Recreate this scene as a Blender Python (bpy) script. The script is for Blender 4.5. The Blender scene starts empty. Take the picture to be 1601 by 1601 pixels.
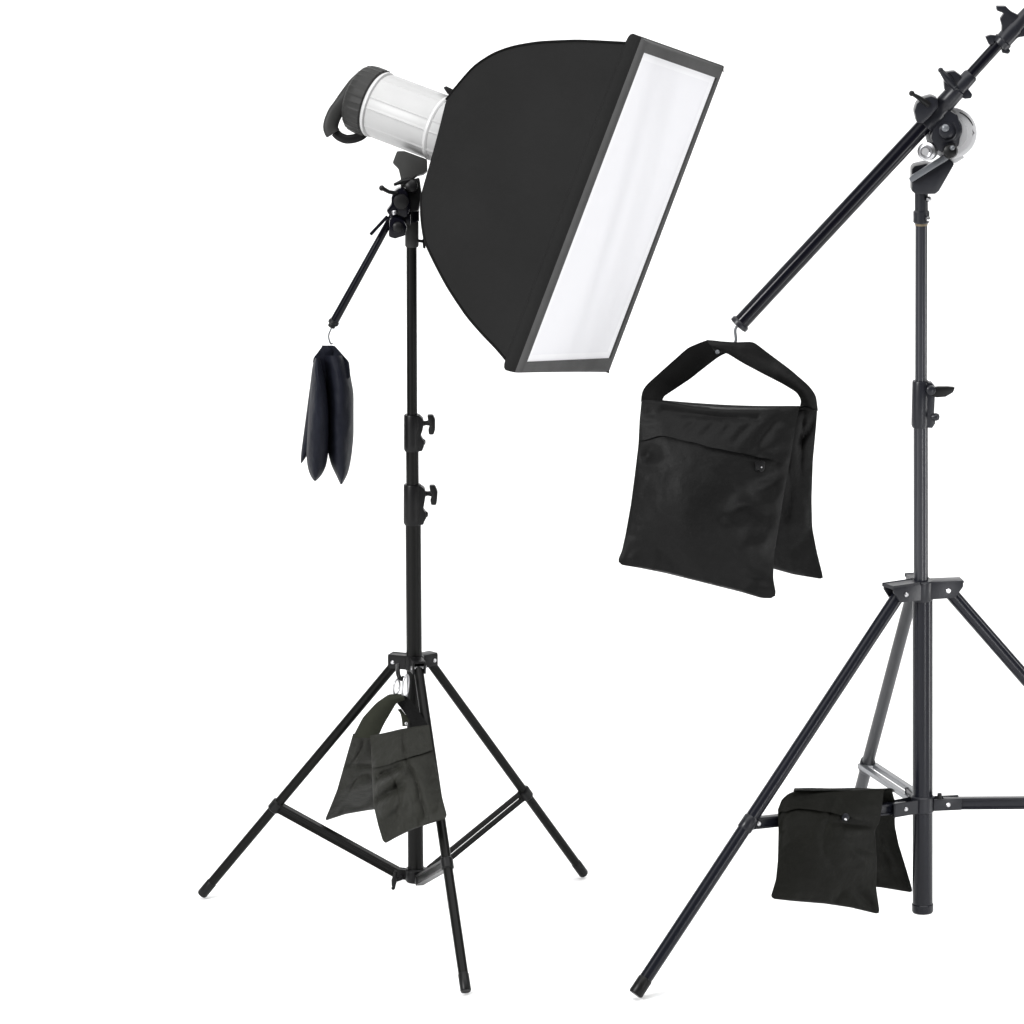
import bpy, bmesh, math, random
from mathutils import Vector, Matrix, noise
random.seed(4)
sc = bpy.context.scene
COL = sc.collection
V = Vector

# ------------------------------------------------------------------ camera
IMG = 1601.0; CX = IMG / 2; S = 578.0; D = 14.0
FPX = S * D
PITCH = math.radians(12.5)
fw = V((0, math.cos(PITCH), -math.sin(PITCH)))
up = V((0, math.sin(PITCH), math.cos(PITCH)))
rt = V((1, 0, 0))
def ray(px, py):
    return fw + rt * ((px - CX) / FPX) + up * ((CX - py) / FPX)
CAM = -(ray(650, 1442) * D)              # the left stand's foot point is the world origin
def PD(px, py, depth):                   # point at a view depth
    return CAM + ray(px, py) * depth
def PY(px, py, y):                       # point on the upright plane y
    r = ray(px, py)
    return CAM + r * ((y - CAM.y) / r.y)
def ground(px, py, z=0.0):
    r = ray(px, py)
    return CAM + r * ((z - CAM.z) / r.z)
def depth_of(p): return (p - CAM).dot(fw)
def m(px, p): return px * depth_of(p) / FPX      # photo pixels to metres at p

cd = bpy.data.cameras.new('camera'); cam = bpy.data.objects.new('camera', cd); COL.objects.link(cam)
cam.location = CAM; cam.rotation_euler = (math.pi / 2 - PITCH, 0, 0)
cd.sensor_width = 36; cd.lens = 36 * FPX / IMG; cd.clip_end = 200
sc.camera = cam

# ------------------------------------------------------------------ materials
def mat(name, col, rough=0.6, spec=0.5, metal=0.0, sheen=0.0, var=0.12, vscale=9.0, bump=None, coat=0.0):
    mt = bpy.data.materials.new(name); mt.use_nodes = True
    nt = mt.node_tree; b = nt.nodes['Principled BSDF']
    b.inputs['Roughness'].default_value = rough
    b.inputs['Metallic'].default_value = metal
    b.inputs['Specular IOR Level'].default_value = spec
    b.inputs['Sheen Weight'].default_value = sheen
    b.inputs['Sheen Roughness'].default_value = 0.5
    b.inputs['Coat Weight'].default_value = coat
    b.inputs['Coat Roughness'].default_value = 0.15
    tc = nt.nodes.new('ShaderNodeTexCoord')
    n = nt.nodes.new('ShaderNodeTexNoise'); n.inputs['Scale'].default_value = vscale; n.inputs['Detail'].default_value = 5
    nt.links.new(tc.outputs['Object'], n.inputs['Vector'])
    rp = nt.nodes.new('ShaderNodeValToRGB')
    rp.color_ramp.elements[0].position = 0.3; rp.color_ramp.elements[1].position = 0.7
    rp.color_ramp.elements[0].color = (*[c * (1 - var) for c in col], 1)
    rp.color_ramp.elements[1].color = (*[min(1, c * (1 + var)) for c in col], 1)
    nt.links.new(n.outputs['Fac'], rp.inputs['Fac'])
    nt.links.new(rp.outputs['Color'], b.inputs['Base Color'])
    prev = None
    for sc_, st, di, det in (bump or []):
        bn = nt.nodes.new('ShaderNodeTexNoise'); bn.inputs['Scale'].default_value = sc_; bn.inputs['Detail'].default_value = det
        nt.links.new(tc.outputs['Object'], bn.inputs['Vector'])
        bp = nt.nodes.new('ShaderNodeBump'); bp.inputs['Strength'].default_value = st; bp.inputs['Distance'].default_value = di
        nt.links.new(bn.outputs['Fac'], bp.inputs['Height'])
        if prev: nt.links.new(prev.outputs['Normal'], bp.inputs['Normal'])
        prev = bp
    if prev: nt.links.new(prev.outputs['Normal'], b.inputs['Normal'])
    return mt

FB = [(420, 0.5, 0.0012, 2), (26, 0.40, 0.008, 4)]
M = {
 'black_paint': mat('black_painted_metal', (0.0052, 0.0052, 0.0050), 0.28, 0.09, var=0.06),
 'blue_paint': mat('blue_black_painted_metal', (0.0056, 0.0061, 0.0092), 0.24, 0.20, var=0.06),
 'steel_paint': mat('blue_grey_painted_metal', (0.0150, 0.0158, 0.0200), 0.24, 0.34, var=0.06),
 'navy_paint': mat('navy_black_painted_metal', (0.0022, 0.0022, 0.0042), 0.17, 0.17, var=0.06),
 'grey_paint': mat('grey_steel', (0.085, 0.090, 0.098), 0.35, 0.5, 0.2, var=0.1),
 'plastic': mat('black_plastic', (0.0045, 0.0045, 0.0048), 0.38, 0.16, bump=[(160, 0.15, 0.001, 2)]),
 'plastic_blue': mat('blue_black_plastic', (0.0085, 0.0090, 0.0120), 0.34, 0.24, bump=[(160, 0.15, 0.001, 2)]),
 'grey_plastic': mat('charcoal_plastic', (0.021, 0.021, 0.0205), 0.5, 0.14, bump=[(160, 0.15, 0.001, 2)]),
 'shell': mat('softbox_black_nylon', (0.0096, 0.0096, 0.0096), 0.75, 0.05, sheen=0.0, var=0.07, vscale=5, bump=[(600, 0.35, 0.0008, 2), (7, 0.25, 0.02, 3)]),
 'lit_lip': mat('softbox_lit_lip_cloth', (0.058, 0.058, 0.058), 0.65, 0.1, sheen=0.0, var=0.08, vscale=20, bump=[(500, 0.35, 0.0008, 2)]),  # black lip painted lighter than the shell, its glow put into the colour
 'diffuser': mat('white_diffuser_cloth', (0.36, 0.36, 0.37), 0.9, 0.1, var=0.01, vscale=6, bump=[(500, 0.12, 0.0005, 2)]),
 'hem': mat('white_diffuser_hem', (0.40, 0.40, 0.405), 0.9, 0.1, var=0.02),
 'bag_black': mat('black_bag_nylon', (0.0055, 0.0055, 0.0055), 0.46, 0.07, sheen=0.0, bump=FB),
 'bag_olive': mat('olive_bag_nylon', (0.0158, 0.0160, 0.0136), 0.52, 0.08, sheen=0.0, bump=FB),
 'bag_dark_olive': mat('dark_olive_bag_nylon', (0.0050, 0.0051, 0.0041), 0.56, 0.06, sheen=0.0, bump=FB),
 'bag_navy': mat('navy_bag_nylon', (0.0066, 0.0073, 0.0115), 0.55, 0.07, sheen=0.0, bump=FB),
 'webbing': mat('black_webbing', (0.0045, 0.0045, 0.0045), 0.75, 0.05, bump=[(300, 0.5, 0.0012, 2)]),
 'olive_webbing': mat('olive_webbing', (0.019, 0.020, 0.015), 0.8, 0.05, bump=[(300, 0.5, 0.0012, 2)]),
 'chrome': mat('chrome_steel', (0.42, 0.42, 0.43), 0.30, 0.5, 1.0, var=0.05),
 'white_metal': mat('pale_anodised_metal', (0.46, 0.46, 0.47), 0.45, 0.3, 0.1, var=0.04, vscale=30),
 'body': mat('pale_grey_lamp_housing', (0.295, 0.295, 0.295), 0.42, 0.35, var=0.025, vscale=14),
 'body_trim': mat('white_lamp_trim', (0.36, 0.36, 0.36), 0.4, 0.5, var=0.02),
 'brass': mat('brass_ring', (0.13, 0.10, 0.06), 0.5, 0.4, 0.3),
 'white': mat('white_studio_paint', (0.90, 0.90, 0.90), 0.9, 0.0, var=0.005, vscale=1),
}

for k in ('diffuser', 'hem'):                        # glow added to the front cloth to even out shadow streaks
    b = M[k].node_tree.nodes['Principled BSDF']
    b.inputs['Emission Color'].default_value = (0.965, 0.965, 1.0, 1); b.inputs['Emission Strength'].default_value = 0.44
# ------------------------------------------------------------------ mesh helpers
class MB:
    def __init__(self): self.bm = bmesh.new()
    def grid(self, rows, closed_u=False, closed_v=False, flip=False):
        vs = [[self.bm.verts.new(p) for p in r] for r in rows]
        R, Cn = len(vs), len(vs[0])
        for i in range(R if closed_v else R - 1):
            for j in range(Cn if closed_u else Cn - 1):
                q = [vs[i][j], vs[i][(j + 1) % Cn], vs[(i + 1) % R][(j + 1) % Cn], vs[(i + 1) % R][j]]
                if flip: q.reverse()
                try: self.bm.faces.new(q)
                except ValueError: pass
        return vs
    def tube(self, pts, radii, seg=28, cap=True, flat=1.0, ref=None):
        pts = [V(p) for p in pts]
        if not hasattr(radii, '__len__'): radii = [radii] * len(pts)
        n = len(pts); rows = []
        t0 = (pts[1] - pts[0]).normalized()
        a = V(ref) if ref else (V((0, -1, 0)) if abs(t0.y) < 0.8 else V((1, 0, 0)))
        x = (a - t0 * a.dot(t0)).normalized()
        for i in range(n):
            k0, k1 = max(0, i - 1), min(n - 1, i + 1)
            t = pts[k1] - pts[k0]
            t = t.normalized() if t.length > 1e-7 else t0
            x = (x - t * x.dot(t)).normalized(); y = t.cross(x)
            rows.append([pts[i] + x * (radii[i] * math.cos(w)) + y * (radii[i] * flat * math.sin(w))
                         for w in (2 * math.pi * j / seg for j in range(seg))])
        vs = self.grid(rows, closed_u=True)
        if cap:
            self.bm.faces.new(list(reversed(vs[0]))); self.bm.faces.new(vs[-1])
        return self
    def rod(self, p0, p1, r0, r1=None, ch=0.0015, seg=28):      # cylinder with chamfered ends
        p0, p1 = V(p0), V(p1); r1 = r0 if r1 is None else r1
        d = (p1 - p0).normalized(); ch = min(ch, r0 * 0.4, r1 * 0.4)
        return self.tube([p0, p0 + d * ch, p1 - d * ch, p1], [r0 - ch, r0, r1, r1 - ch], seg)
    def lathe(self, p0, axis, prof, seg=36):
        axis = V(axis).normalized()
        return self.tube([V(p0) + axis * t for t, r in prof], [r for t, r in prof], seg)
    def box(self, c, hx, hy, hz, bevel=0.002):
        b2 = bmesh.new(); bmesh.ops.create_cube(b2, size=2)
        c, hx, hy, hz = V(c), V(hx), V(hy), V(hz)
        for v in b2.verts: v.co = c + hx * v.co.x + hy * v.co.y + hz * v.co.z
        if bevel: bmesh.ops.bevel(b2, geom=list(b2.edges), offset=bevel, segments=2, affect='EDGES', profile=0.6)
        bmesh.ops.recalc_face_normals(b2, faces=list(b2.faces)); self._merge(b2); return self
    def prism(self, pts, off, bevel=0.002):                       # outline (3-D points) given the depth vector off, centred
        b2 = bmesh.new(); off = V(off)
        f = [b2.verts.new(V(p) - off * 0.5) for p in pts]; g = [b2.verts.new(V(p) + off * 0.5) for p in pts]
        b2.faces.new(f); b2.faces.new(list(reversed(g)))
        n = len(pts)
        for i in range(n): b2.faces.new([f[(i + 1) % n], f[i], g[i], g[(i + 1) % n]])
        bmesh.ops.recalc_face_normals(b2, faces=list(b2.faces))
        if bevel: bmesh.ops.bevel(b2, geom=list(b2.edges), offset=bevel, segments=2, affect='EDGES', profile=0.6, clamp_overlap=True)
        bmesh.ops.recalc_face_normals(b2, faces=list(b2.faces)); self._merge(b2); return self
    def ball(self, c, r, seg=20):
        b2 = bmesh.new(); bmesh.ops.create_uvsphere(b2, u_segments=seg, v_segments=seg // 2, radius=r)
        for v in b2.verts: v.co += V(c)
        self._merge(b2); return self
    def _merge(self, b2):
        mp = {v: self.bm.verts.new(v.co) for v in b2.verts}
        for f in b2.faces:
            try: self.bm.faces.new([mp[v] for v in f.verts])
            except ValueError: pass
        b2.free()
    def build(self, name, material, parent=None, label=None, smooth=38):
        me = bpy.data.meshes.new(name)
        root = parent
        while root is not None and root.parent: root = root.parent
        if root is not None:
            for v in self.bm.verts: v.co -= root.location
        bmesh.ops.remove_doubles(self.bm, verts=list(self.bm.verts), dist=1e-6)
        bmesh.ops.recalc_face_normals(self.bm, faces=list(self.bm.faces))
        self.bm.to_mesh(me); self.bm.free()
        me.materials.append(M[material] if isinstance(material, str) else material)
        if smooth:
            for p in me.polygons: p.use_smooth = True
            me.set_sharp_from_angle(angle=math.radians(smooth))
        o = bpy.data.objects.new(name, me); COL.objects.link(o); o.parent = parent
        if label: o['label'] = label
        return o

def thing(name, label, cat, loc, group=None):
    o = bpy.data.objects.new(name, None); COL.objects.link(o)
    o.location = loc; o.empty_display_size = 0.1
    o['label'] = label; o['category'] = cat
    if group: o['group'] = group
    return o

def resample(pts, n):
    pts = [V(p) for p in pts]
    L = [0]
    for a, b in zip(pts, pts[1:]): L.append(L[-1] + (b - a).length)
    out = []
    for i in range(n):
        s = L[-1] * i / (n - 1); k = 0
        while k < len(pts) - 2 and L[k + 1] < s: k += 1
        t = (s - L[k]) / max(1e-9, L[k + 1] - L[k]); out.append(pts[k].lerp(pts[k + 1], min(1, max(0, t))))
    return out
def smooth_line(pts, n, it=2):                                    # rounded resample, ends kept
    p = resample(pts, n)
    for _ in range(it):
        p = [p[0]] + [(p[i - 1] + p[i] * 2 + p[i + 1]) / 4 for i in range(1, n - 1)] + [p[-1]]
    return p

class Pillow:
    """a sand-filled fabric panel: four edge curves in photo pixels carried to a depth, given a real belly and creases"""
    def __init__(self, top, bottom, left, right, depth, T, creases=(), seed=0, n=70, power=0.85, rough=0.0030, corner=3.0, fold=-.0100):
        self.n = n; self.corner = corner; self.fold = fold
        self.t = smooth_line([(x, y, 0) for x, y in top], n); self.b = smooth_line([(x, y, 0) for x, y in bottom], n)
        self.l = smooth_line([(x, y, 0) for x, y in left], n); self.r = smooth_line([(x, y, 0) for x, y in right], n)
        self.depth, self.T, self.creases, self.seed, self.power, self.rough = depth, T, creases, seed, power, rough
    def px(self, i, j):
        n = self.n - 1; u, v = j / n, i / n
        c = self.t[j] * (1 - v) + self.b[j] * v + self.l[i] * (1 - u) + self.r[i] * u
        c -= (self.t[0] * (1 - u) + self.t[n] * u) * (1 - v) + (self.b[0] * (1 - u) + self.b[n] * u) * v
        ctr = (self.t[0] + self.t[n] + self.b[0] + self.b[n]) / 4
        for q, (u0, v0) in ((self.b[0], (0, 1)), (self.b[n], (1, 1))):
            wgt = math.exp(-((u - u0) ** 2 + (v - v0) ** 2) / .024 ** 2)
            c += (ctr - q).normalized() * (self.corner * wgt)
        return c
    def bulge(self, u, v):
        e = max(0.0, math.sin(math.pi * u) * math.sin(math.pi * min(1, v * 0.94 + 0.03 if 0 < v < 1 else v)))
        return self.T * e ** self.power
    def wrinkle(self, u, v):
        w = 0.0
        for (u0, v0, u1, v1, wd, amp) in self.creases:
            a, b, p = V((u0, v0)), V((u1, v1)), V((u, v))
            t = max(0, min(1, (p - a).dot(b - a) / max(1e-9, (b - a).length_squared)))
            d = (p - a - (b - a) * t).length
            w += 1.9 * amp * math.exp(-(d / wd) ** 2) * (0.35 + 0.65 * math.sin(math.pi * min(1, max(0, 0.12 + 0.76 * t))))
        e = min(u, 1 - u); p = noise.noise(V((v * 9, self.seed, 3.0)))
        w += .0040 * math.exp(-(e / .085) ** 1.5) * math.sin(v * 46 + 5 * p + self.seed * 3) * (0.4 + 0.6 * abs(p) * 2)
        e = 1 - v
        w += .0034 * math.exp(-(e / .07) ** 1.5) * math.sin(u * 40 + 6 * noise.noise(V((u * 7, self.seed, 9.0))))
        r = noise.noise(V((u * 2.6 + v * 1.1 + self.seed * 2, v * 2.1 - u * 0.6, self.seed)))
        w += self.fold * (1 - min(1, abs(r) * 3.2)) ** 2 * min(1, 5 * min(u, 1 - u))
        w += self.rough * noise.fractal(V((u * 4.2 + self.seed, v * 4.2, self.seed * 1.7)), 0.9, 2.1, 5)
        return w
    def front(self, i, j, off=0.0):
        n = self.n - 1; u, v = j / n, i / n; p = self.px(i, j)
        edge = min(1, 14 * min(u, 1 - u, v, 1 - v))
        return PY(p.x, p.y, self.depth(u, v) - self.bulge(u, v) - self.wrinkle(u, v) * edge - 0.0015 - off)
    def back(self, i, j):
        n = self.n - 1; u, v = j / n, i / n; p = self.px(i, j)
        return PY(p.x, p.y, self.depth(u, v) + self.bulge(u, v) * 0.35 + 0.0015)
    def mesh(self):
        mb = MB(); n = self.n
        F = mb.grid([[self.front(i, j) for j in range(n)] for i in range(n)])
        B = mb.grid([[self.back(i, j) for j in range(n)] for i in range(n)], flip=True)
        loop = [(0, j) for j in range(n)] + [(i, n - 1) for i in range(1, n)] + [(n - 1, j) for j in range(n - 2, -1, -1)] + [(i, 0) for i in range(n - 2, 0, -1)]
        for a, b in zip(loop, loop[1:] + loop[:1]):
            mb.bm.faces.new([F[a[0]][a[1]], B[a[0]][a[1]], B[b[0]][b[1]], F[b[0]][b[1]]])
        return mb
    def flap(self, seam, off=0.004, thick=0.003, v0=0.0):        # a strip sewn over the panel's top, down to the seam (list of v over u)
        mb = MB(); n = self.n; k = 22; rows_f, rows_b = [], []
        def at(u, v, o):
            fi = min(n - 1.0001, v * (n - 1)); i = int(fi); t = fi - i; j = round(u * (n - 1))
            return self.front(i, j, o).lerp(self.front(i + 1, j, o), t)
        for a in range(k + 1):
            rf, rb = [], []
            for j in range(n):
                u = j / (n - 1); x = u * (len(seam) - 1); q = min(len(seam) - 2, int(x)); f = x - q
                f = f * f * (3 - 2 * f)
                vs = seam[q] * (1 - f) + seam[q + 1] * f
                v = v0 + (vs - v0) * a / k
                lift = off * (0.25 + 0.75 * (a / k) ** 1.5)
                rf.append(at(u, v, lift + thick)); rb.append(at(u, v, lift * 0.3 + 0.0006))
            rows_f.append(rf); rows_b.append(rb)
        F = mb.grid(rows_f); B = mb.grid(rows_b, flip=True); R = k + 1
        loop = [(0, j) for j in range(n)] + [(i, n - 1) for i in range(1, R)] + [(R - 1, j) for j in range(n - 2, -1, -1)] + [(i, 0) for i in range(R - 2, 0, -1)]
        for a, b in zip(loop, loop[1:] + loop[:1]):
            mb.bm.faces.new([F[a[0]][a[1]], B[a[0]][a[1]], B[b[0]][b[1]], F[b[0]][b[1]]])
        return mb

def strap(outer, inner, ys, thick=0.004, n=40, arch=0.006, mb=None, deep=0.0):
    """a webbing band between two edge lines (photo pixels) at depths ys, as a solid of real thickness"""
    o = smooth_line([(x, y, 0) for x, y in outer], n, 3); q = smooth_line([(x, y, 0) for x, y in inner], n, 3)
    yy = [v.x for v in smooth_line([(v, i * 1.0, 0) for i, v in enumerate(ys)], n, 3)]
    mb = mb or MB(); k = 9; rows = []
    for i in range(n):
        ring = []
        for s in (0, 1):
            for j in range(k):
                f = j / (k - 1)
                if s: f = 1 - f
                p = o[i].lerp(q[i], f); a = arch * math.sin(math.pi * f) + 0.0015 * noise.noise(V((i * 0.25, f * 3, yy[i] * 9)))
                ring.append(PY(p.x, p.y, yy[i] - a + deep * f * min(1, 4 * i / n, 4 * (n - 1 - i) / n) + (thick if s else 0)))
        rows.append(ring)
    vs = mb.grid(rows, closed_u=True)
    mb.bm.faces.new(list(reversed(vs[0]))); mb.bm.faces.new(vs[-1])
    return mb

def tknob(mb, p, d, w, L, R):                    # wing knob: stem along d, cross bar along w
    d, w = V(d).normalized(), V(w).normalized()
    mb.rod(p, p + d * L * 0.6, R * 0.42)
    c = p + d * L * 0.75
    mb.tube([c - w * R * 1.5 - d * R * .12, c - w * R * 0.9, c, c + w * R * 0.9, c + w * R * 1.5 - d * R * .12], [R * .30, R * .40, R * .55, R * .40, R * .30], 16)
    mb.ball(c - w * R * 1.5, R * 0.36, 12); mb.ball(c + w * R * 1.5, R * 0.36, 12)
    return mb

# ------------------------------------------------------------------ the setting: white studio sweep
mb = MB(); mb.grid([[V((x, y, 0)) for x in (-16, -8, 0, 8, 16)] for y in (-18, -8, -2, 3)])
o = mb.build('floor', 'white'); o['kind'] = 'structure'
prof = [(3 + 2.5 * math.sin(a), 2.5 - 2.5 * math.cos(a)) for a in (math.pi / 2 * i / 16 for i in range(17))] + [(5.5, 5), (5.5, 8)]
mb = MB(); mb.grid([[V((x, y, z)) for x in (-16, -8, 0, 8, 16)] for y, z in prof])
o = mb.build('backdrop', 'white'); o['kind'] = 'structure'

# ------------------------------------------------------------------ light stands
def leg_part(root, a, b, rpx, material, foot=True):
    r = m(rpx, (a + b) / 2)
    d = (b - a).normalized()
    mb = MB().rod(a, b - d * 0.012, r); lg = mb.build('leg', material, root)
    if foot:
        MB().lathe(b - d * 0.05, d, [(0, r * 1.02), (0.002, r * 1.10), (0.046, r * 1.10), (0.050, r * 0.98)]).build('foot_cap', 'plastic', lg)
    return lg
def brace_part(root, a, b, rpx, material, gap=False, ref=V((0, 0, 1))):
    d = (b - a).normalized(); side = (ref - d * ref.dot(d)).normalized(); nrm = d.cross(side)
    h = m(rpx, a); mb = MB(); L = (b - a).length / 2; c = (a + b) / 2
    if gap:                                     # two rails with daylight between
        for s in (-1, 1): mb.box(c + side * (h * gap * s), d * L, side * h * (1 - gap), nrm * h * 0.22, 0.0008)
        for e in (-1, 1): mb.box(c + d * (L * 0.94 * e), d * 0.012, side * h * 0.6, nrm * h * 0.2, 0.0006)
    else:                                       # folded U channel
        mb.box(c - nrm * 0, d * L, side * h * 0.62, nrm * h * 0.55, 0.0012)
        for s in (-1, 1): mb.box(c + side * (h * 0.8 * s), d * L, side * h * 0.2, nrm * h * 0.75, 0.001)
    return mb.build('brace', material, root)

def light_pole_clamp(root, pf, top, bot, rpx, material, lug, knob, stem, nub):
    p, q = pf(*top), pf(*bot); r = m(rpx, p); ax = (q - p).normalized(); L = (q - p).length
    mb = MB().lathe(p, ax, [(0, r * .94), (0.003, r), (L * .45, r * 1.02), (L * .8, r * 1.03), (L - .006, r * 1.03), (L, r * 0.92)])
    mb.prism([pf(*c) for c in lug], (0, r * 1.3, 0), .003)
    cl = mb.build('pole_clamp', material, root)
    mb = MB().prism([pf(*c) for c in knob], (0, .020, 0), .004)
    mb.tube([pf(stem[0], stem[1]), pf((stem[0] + stem[2]) / 2, stem[1] - .5), pf(stem[2], stem[3])], [m(5, p), m(3.6, p), m(5, p)], 18)
    mb.build('knob', 'plastic', cl)
    MB().lathe(pf(nub[0] - 5, nub[1]), (1, -.25, 0), [(0, m(5.5, p)), (m(5, p), m(5.5, p)), (m(8, p), m(3.5, p))], 20).build('screw', 'plastic', cl)
    return cl

# ---- left stand
Y0 = 0.0
LS = thing('light_stand', 'neutral black tripod light stand carrying the softbox and flash head, three feet visible', 'light stand', (0, 0, 0), 'black tripod light stands')
def LP(px, py, dy=0.0): return PY(px, py, Y0 + dy)
def seg_tube(root, name, pf, a, b, rpx, material):
    p, q = pf(*a), pf(*b); return MB().rod(p, q, m(rpx, p), m(rpx, q), seg=36).build(name, material, root)
hubz = LP(648, 1036)
seg_tube(LS, 'lower_tube', LP, (646, 812), (650, 1378), 12.2, 'black_paint')
seg_tube(LS, 'middle_tube', LP, (644.5, 700), (645, 765), 10, 'black_paint')
seg_tube(LS, 'upper_tube', LP, (643.3, 330), (644.3, 655), 8.2, 'black_paint')
light_pole_clamp(LS, LP, (644.5, 648), (644.8, 705), 13, 'plastic', ((648, 649), (656, 649), (661, 653), (663, 661), (661, 671), (658, 680), (661, 686), (664, 689), (663, 697), (660, 704), (648, 705)),
    ((668, 648), (677, 648), (680.5, 655), (680.5, 671), (678, 679), (670.5, 679), (669.5, 671), (672.5, 663), (669, 656)), (658, 662, 674, 661), (662, 691))
light_pole_clamp(LS, LP, (645, 757), (645.3, 820), 14, 'plastic', ((648, 758), (659, 759), (664, 763), (666, 772), (664, 784), (662, 795), (666, 800), (667, 808), (664, 813), (662, 819), (648, 820)),
    ((671, 758), (680, 758), (684.5, 768), (683.5, 782), (682, 789), (674, 789), (672.5, 781), (676, 773), (672, 766)), (661, 772, 677, 772), (666, 804))
# spigot on top
p, q = LP(644, 332), LP(644, 386)
MB().lathe(p, q - p, [(0, m(9, p)), (.004, m(10.5, p)), ((q - p).length - .004, m(10.8, p)), ((q - p).length, m(9.6, p))]).build('top_socket', 'grey_plastic', LS)
mb = MB(); tknob(mb, LP(652, 376), (1, -.3, -.1), (0, .3, 1), m(16, p), m(6, p)); mb.build('knob', 'plastic', LS)
hubc = LP(648, 1036)
feet = [ground(315.5, 1405), ground(913, 1373), ground(728.5, 1557)]
tops = []
mb = MB(); rr = m(13.5, hubc)
mb.lathe(hubc + V((0, 0, .020)), (0, 0, -1), [(0, rr * 1.0), (.003, rr * 1.15), (.036, rr * 1.15), (.040, rr * 1.0)])
rv = []
for f in feet:
    d = V((f.x - hubc.x, f.y - hubc.y, 0)).normalized(); s = V((-d.y, d.x, 0)); z = V((0, 0, 1))
    for e in (-1, 1):
        mb.box(hubc + d * 0.042 + s * (.0155 * e), d * 0.026, s * 0.0026, z * 0.0155, 0.0015)
    mb.box(hubc + d * 0.040 + z * .0165, d * 0.028, s * 0.017, z * 0.0028, 0.0015)
    tops.append(hubc + d * 0.052 - z * 0.004); rv.append((hubc + d * .056, s))
hub = mb.build('hub', 'plastic', LS)
for c, s in rv:
    MB().lathe(c - s * .0215, s, [(0, .0035), (.002, .0055), (.041, .0055), (.043, .0035)], 18).build('rivet', 'chrome', hub)
for f, t, w in zip(feet, tops, (7.6, 7.2, 7.8)): leg_part(LS, t, f + V((0, 0, .012)), w, 'black_paint')
colc = LP(650, 1368)
mb = MB(); rr = m(14.5, colc)
mb.lathe(colc + V((0, 0, .02)), (0, 0, -1), [(0, rr), (.003, rr * 1.12), (.034, rr * 1.12), (.038, rr)])
mids = []
for f, t in zip(feet, tops):
    d = V((f.x, f.y, 0)).normalized(); s = V((-d.y, d.x, 0))
    mb.box(colc + d * .036, d * .020, s * .010, V((0, 0, .012)), .002)
    k = 0.612; mids.append(t.lerp(f + V((0, 0, .012)), k))
col = mb.build('brace_collar', 'plastic', LS)
mb = MB(); tknob(mb, colc + V((-.036, -.012, -.004)), (-1, -.35, -.25), (0.15, 0, 1), m(18, colc), m(8.5, colc)); mb.build('knob', 'plastic', col)
for i, (mm, f) in enumerate(zip(mids, feet)):
    d = V((f.x, f.y, 0)).normalized()
    b = brace_part(LS, mm, colc + d * .05, (7.2, 9.0, 8.0)[i], ('black_paint', 'black_paint', 'black_paint')[i], gap=.62 if i == 1 else 0)
    s = V((-d.y, d.x, 0)); ld = (feet[i] - tops[i]).normalized()
    MB().lathe(mm - ld * .016, ld, [(0, m(8.5, mm)), (.003, m(10, mm)), (.029, m(10, mm)), (.032, m(8.5, mm))]).build('brace_joint', 'plastic', b)
    MB().lathe(mm - s * .0155, s, [(0, .003), (.002, .0045), (.029, .0045), (.031, .003)], 18).build('rivet', 'chrome', b)

# ------------------------------------------------------------------ flash head and softbox
ptop = LP(644, 260)
A2, V2 = V((.935, .354)), V((.354, -.935))           # photo directions: along the lamp's axis, up the face
sA, cA = 0.37, 0.929
DM = depth_of(ptop) - 0.19
def SB(a, v, w):                                     # a, v in photo px; w in metres (negative = the side nearer the camera)
    s = (a / S - (w + .3) * sA) / cA
    return PD(900 + a * A2.x + v * V2.x, 322 + a * A2.y + v * V2.y, DM - (s * sA - w * cA))
def SBs(s, v, w, k=1.0):                             # s in metres behind (-) the face
    a = (s * cA + (w + .3) * sA) * S
    kk = (w + .3) / .6
    return SB(a, v + k * kk * (-.097 * v + 26), w)
nrm3 = (SB(0, 40, 0) - SB(-200, 40, 0)).normalized()
top_st = [(-17, 266), (-55, 254), (-91, 242), (-146, 218), (-181, 197), (-205, 176), (-226, 146), (-240, 106), (-248, 79)]
bot_st = [(-14, -265), (-38, -252), (-60, -243), (-98, -224), (-142, -194), (-172, -169), (-202, -142), (-221, -108), (-233, -76)]
def dens(st, n=41):
    return [(p.x, p.y) for p in smooth_line([(a, v, 0) for a, v in st], n, 3)]
T_, B_ = dens(top_st), dens(bot_st)
SBX = thing('softbox', 'large rectangular black softbox with white front diffuser tilted downwards', 'softbox', SB(-100, 0, 0))
mb = MB(); rows = []; K = 22
ringc = None
for (at, vt), (ab, vb) in zip(T_, B_):
    q = max(0, min(1, ((vt - vb) / 2 - 77.5) / (265 - 77.5)))
    W = .13 + .17 * q
    st_ = (at / S - (.3 - W) * sA) / cA; sb_ = (ab / S - (.3 - W) * sA) / cA
    ring = []
    def cor(top, w): return SBs(st_ if top else sb_, vt if top else vb, w)
    cs = [cor(1, -W), cor(0, -W), cor(0, W), cor(1, W)]
    cen = sum(cs, V()) / 4
    for e in range(4):
        p, r = cs[e], cs[(e + 1) % 4]
        for j in range(K):
            f = j / K; x = p.lerp(r, f)
            bow = 0.018 * math.sin(math.pi * f) * math.sin(math.pi * min(1, q * .9 + .08))
            rip = .0045 * noise.fractal(V((f * 5 + e * 7, q * 1.6, 2.0)), .8, 2.0, 3) * math.sin(math.pi * f) * math.sin(math.pi * min(1, q * .96 + .02))
            ring.append(x + (x - cen).normalized() * (rip - bow))
    rows.append(ring)
vs = mb.grid(rows, closed_u=True)
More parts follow.
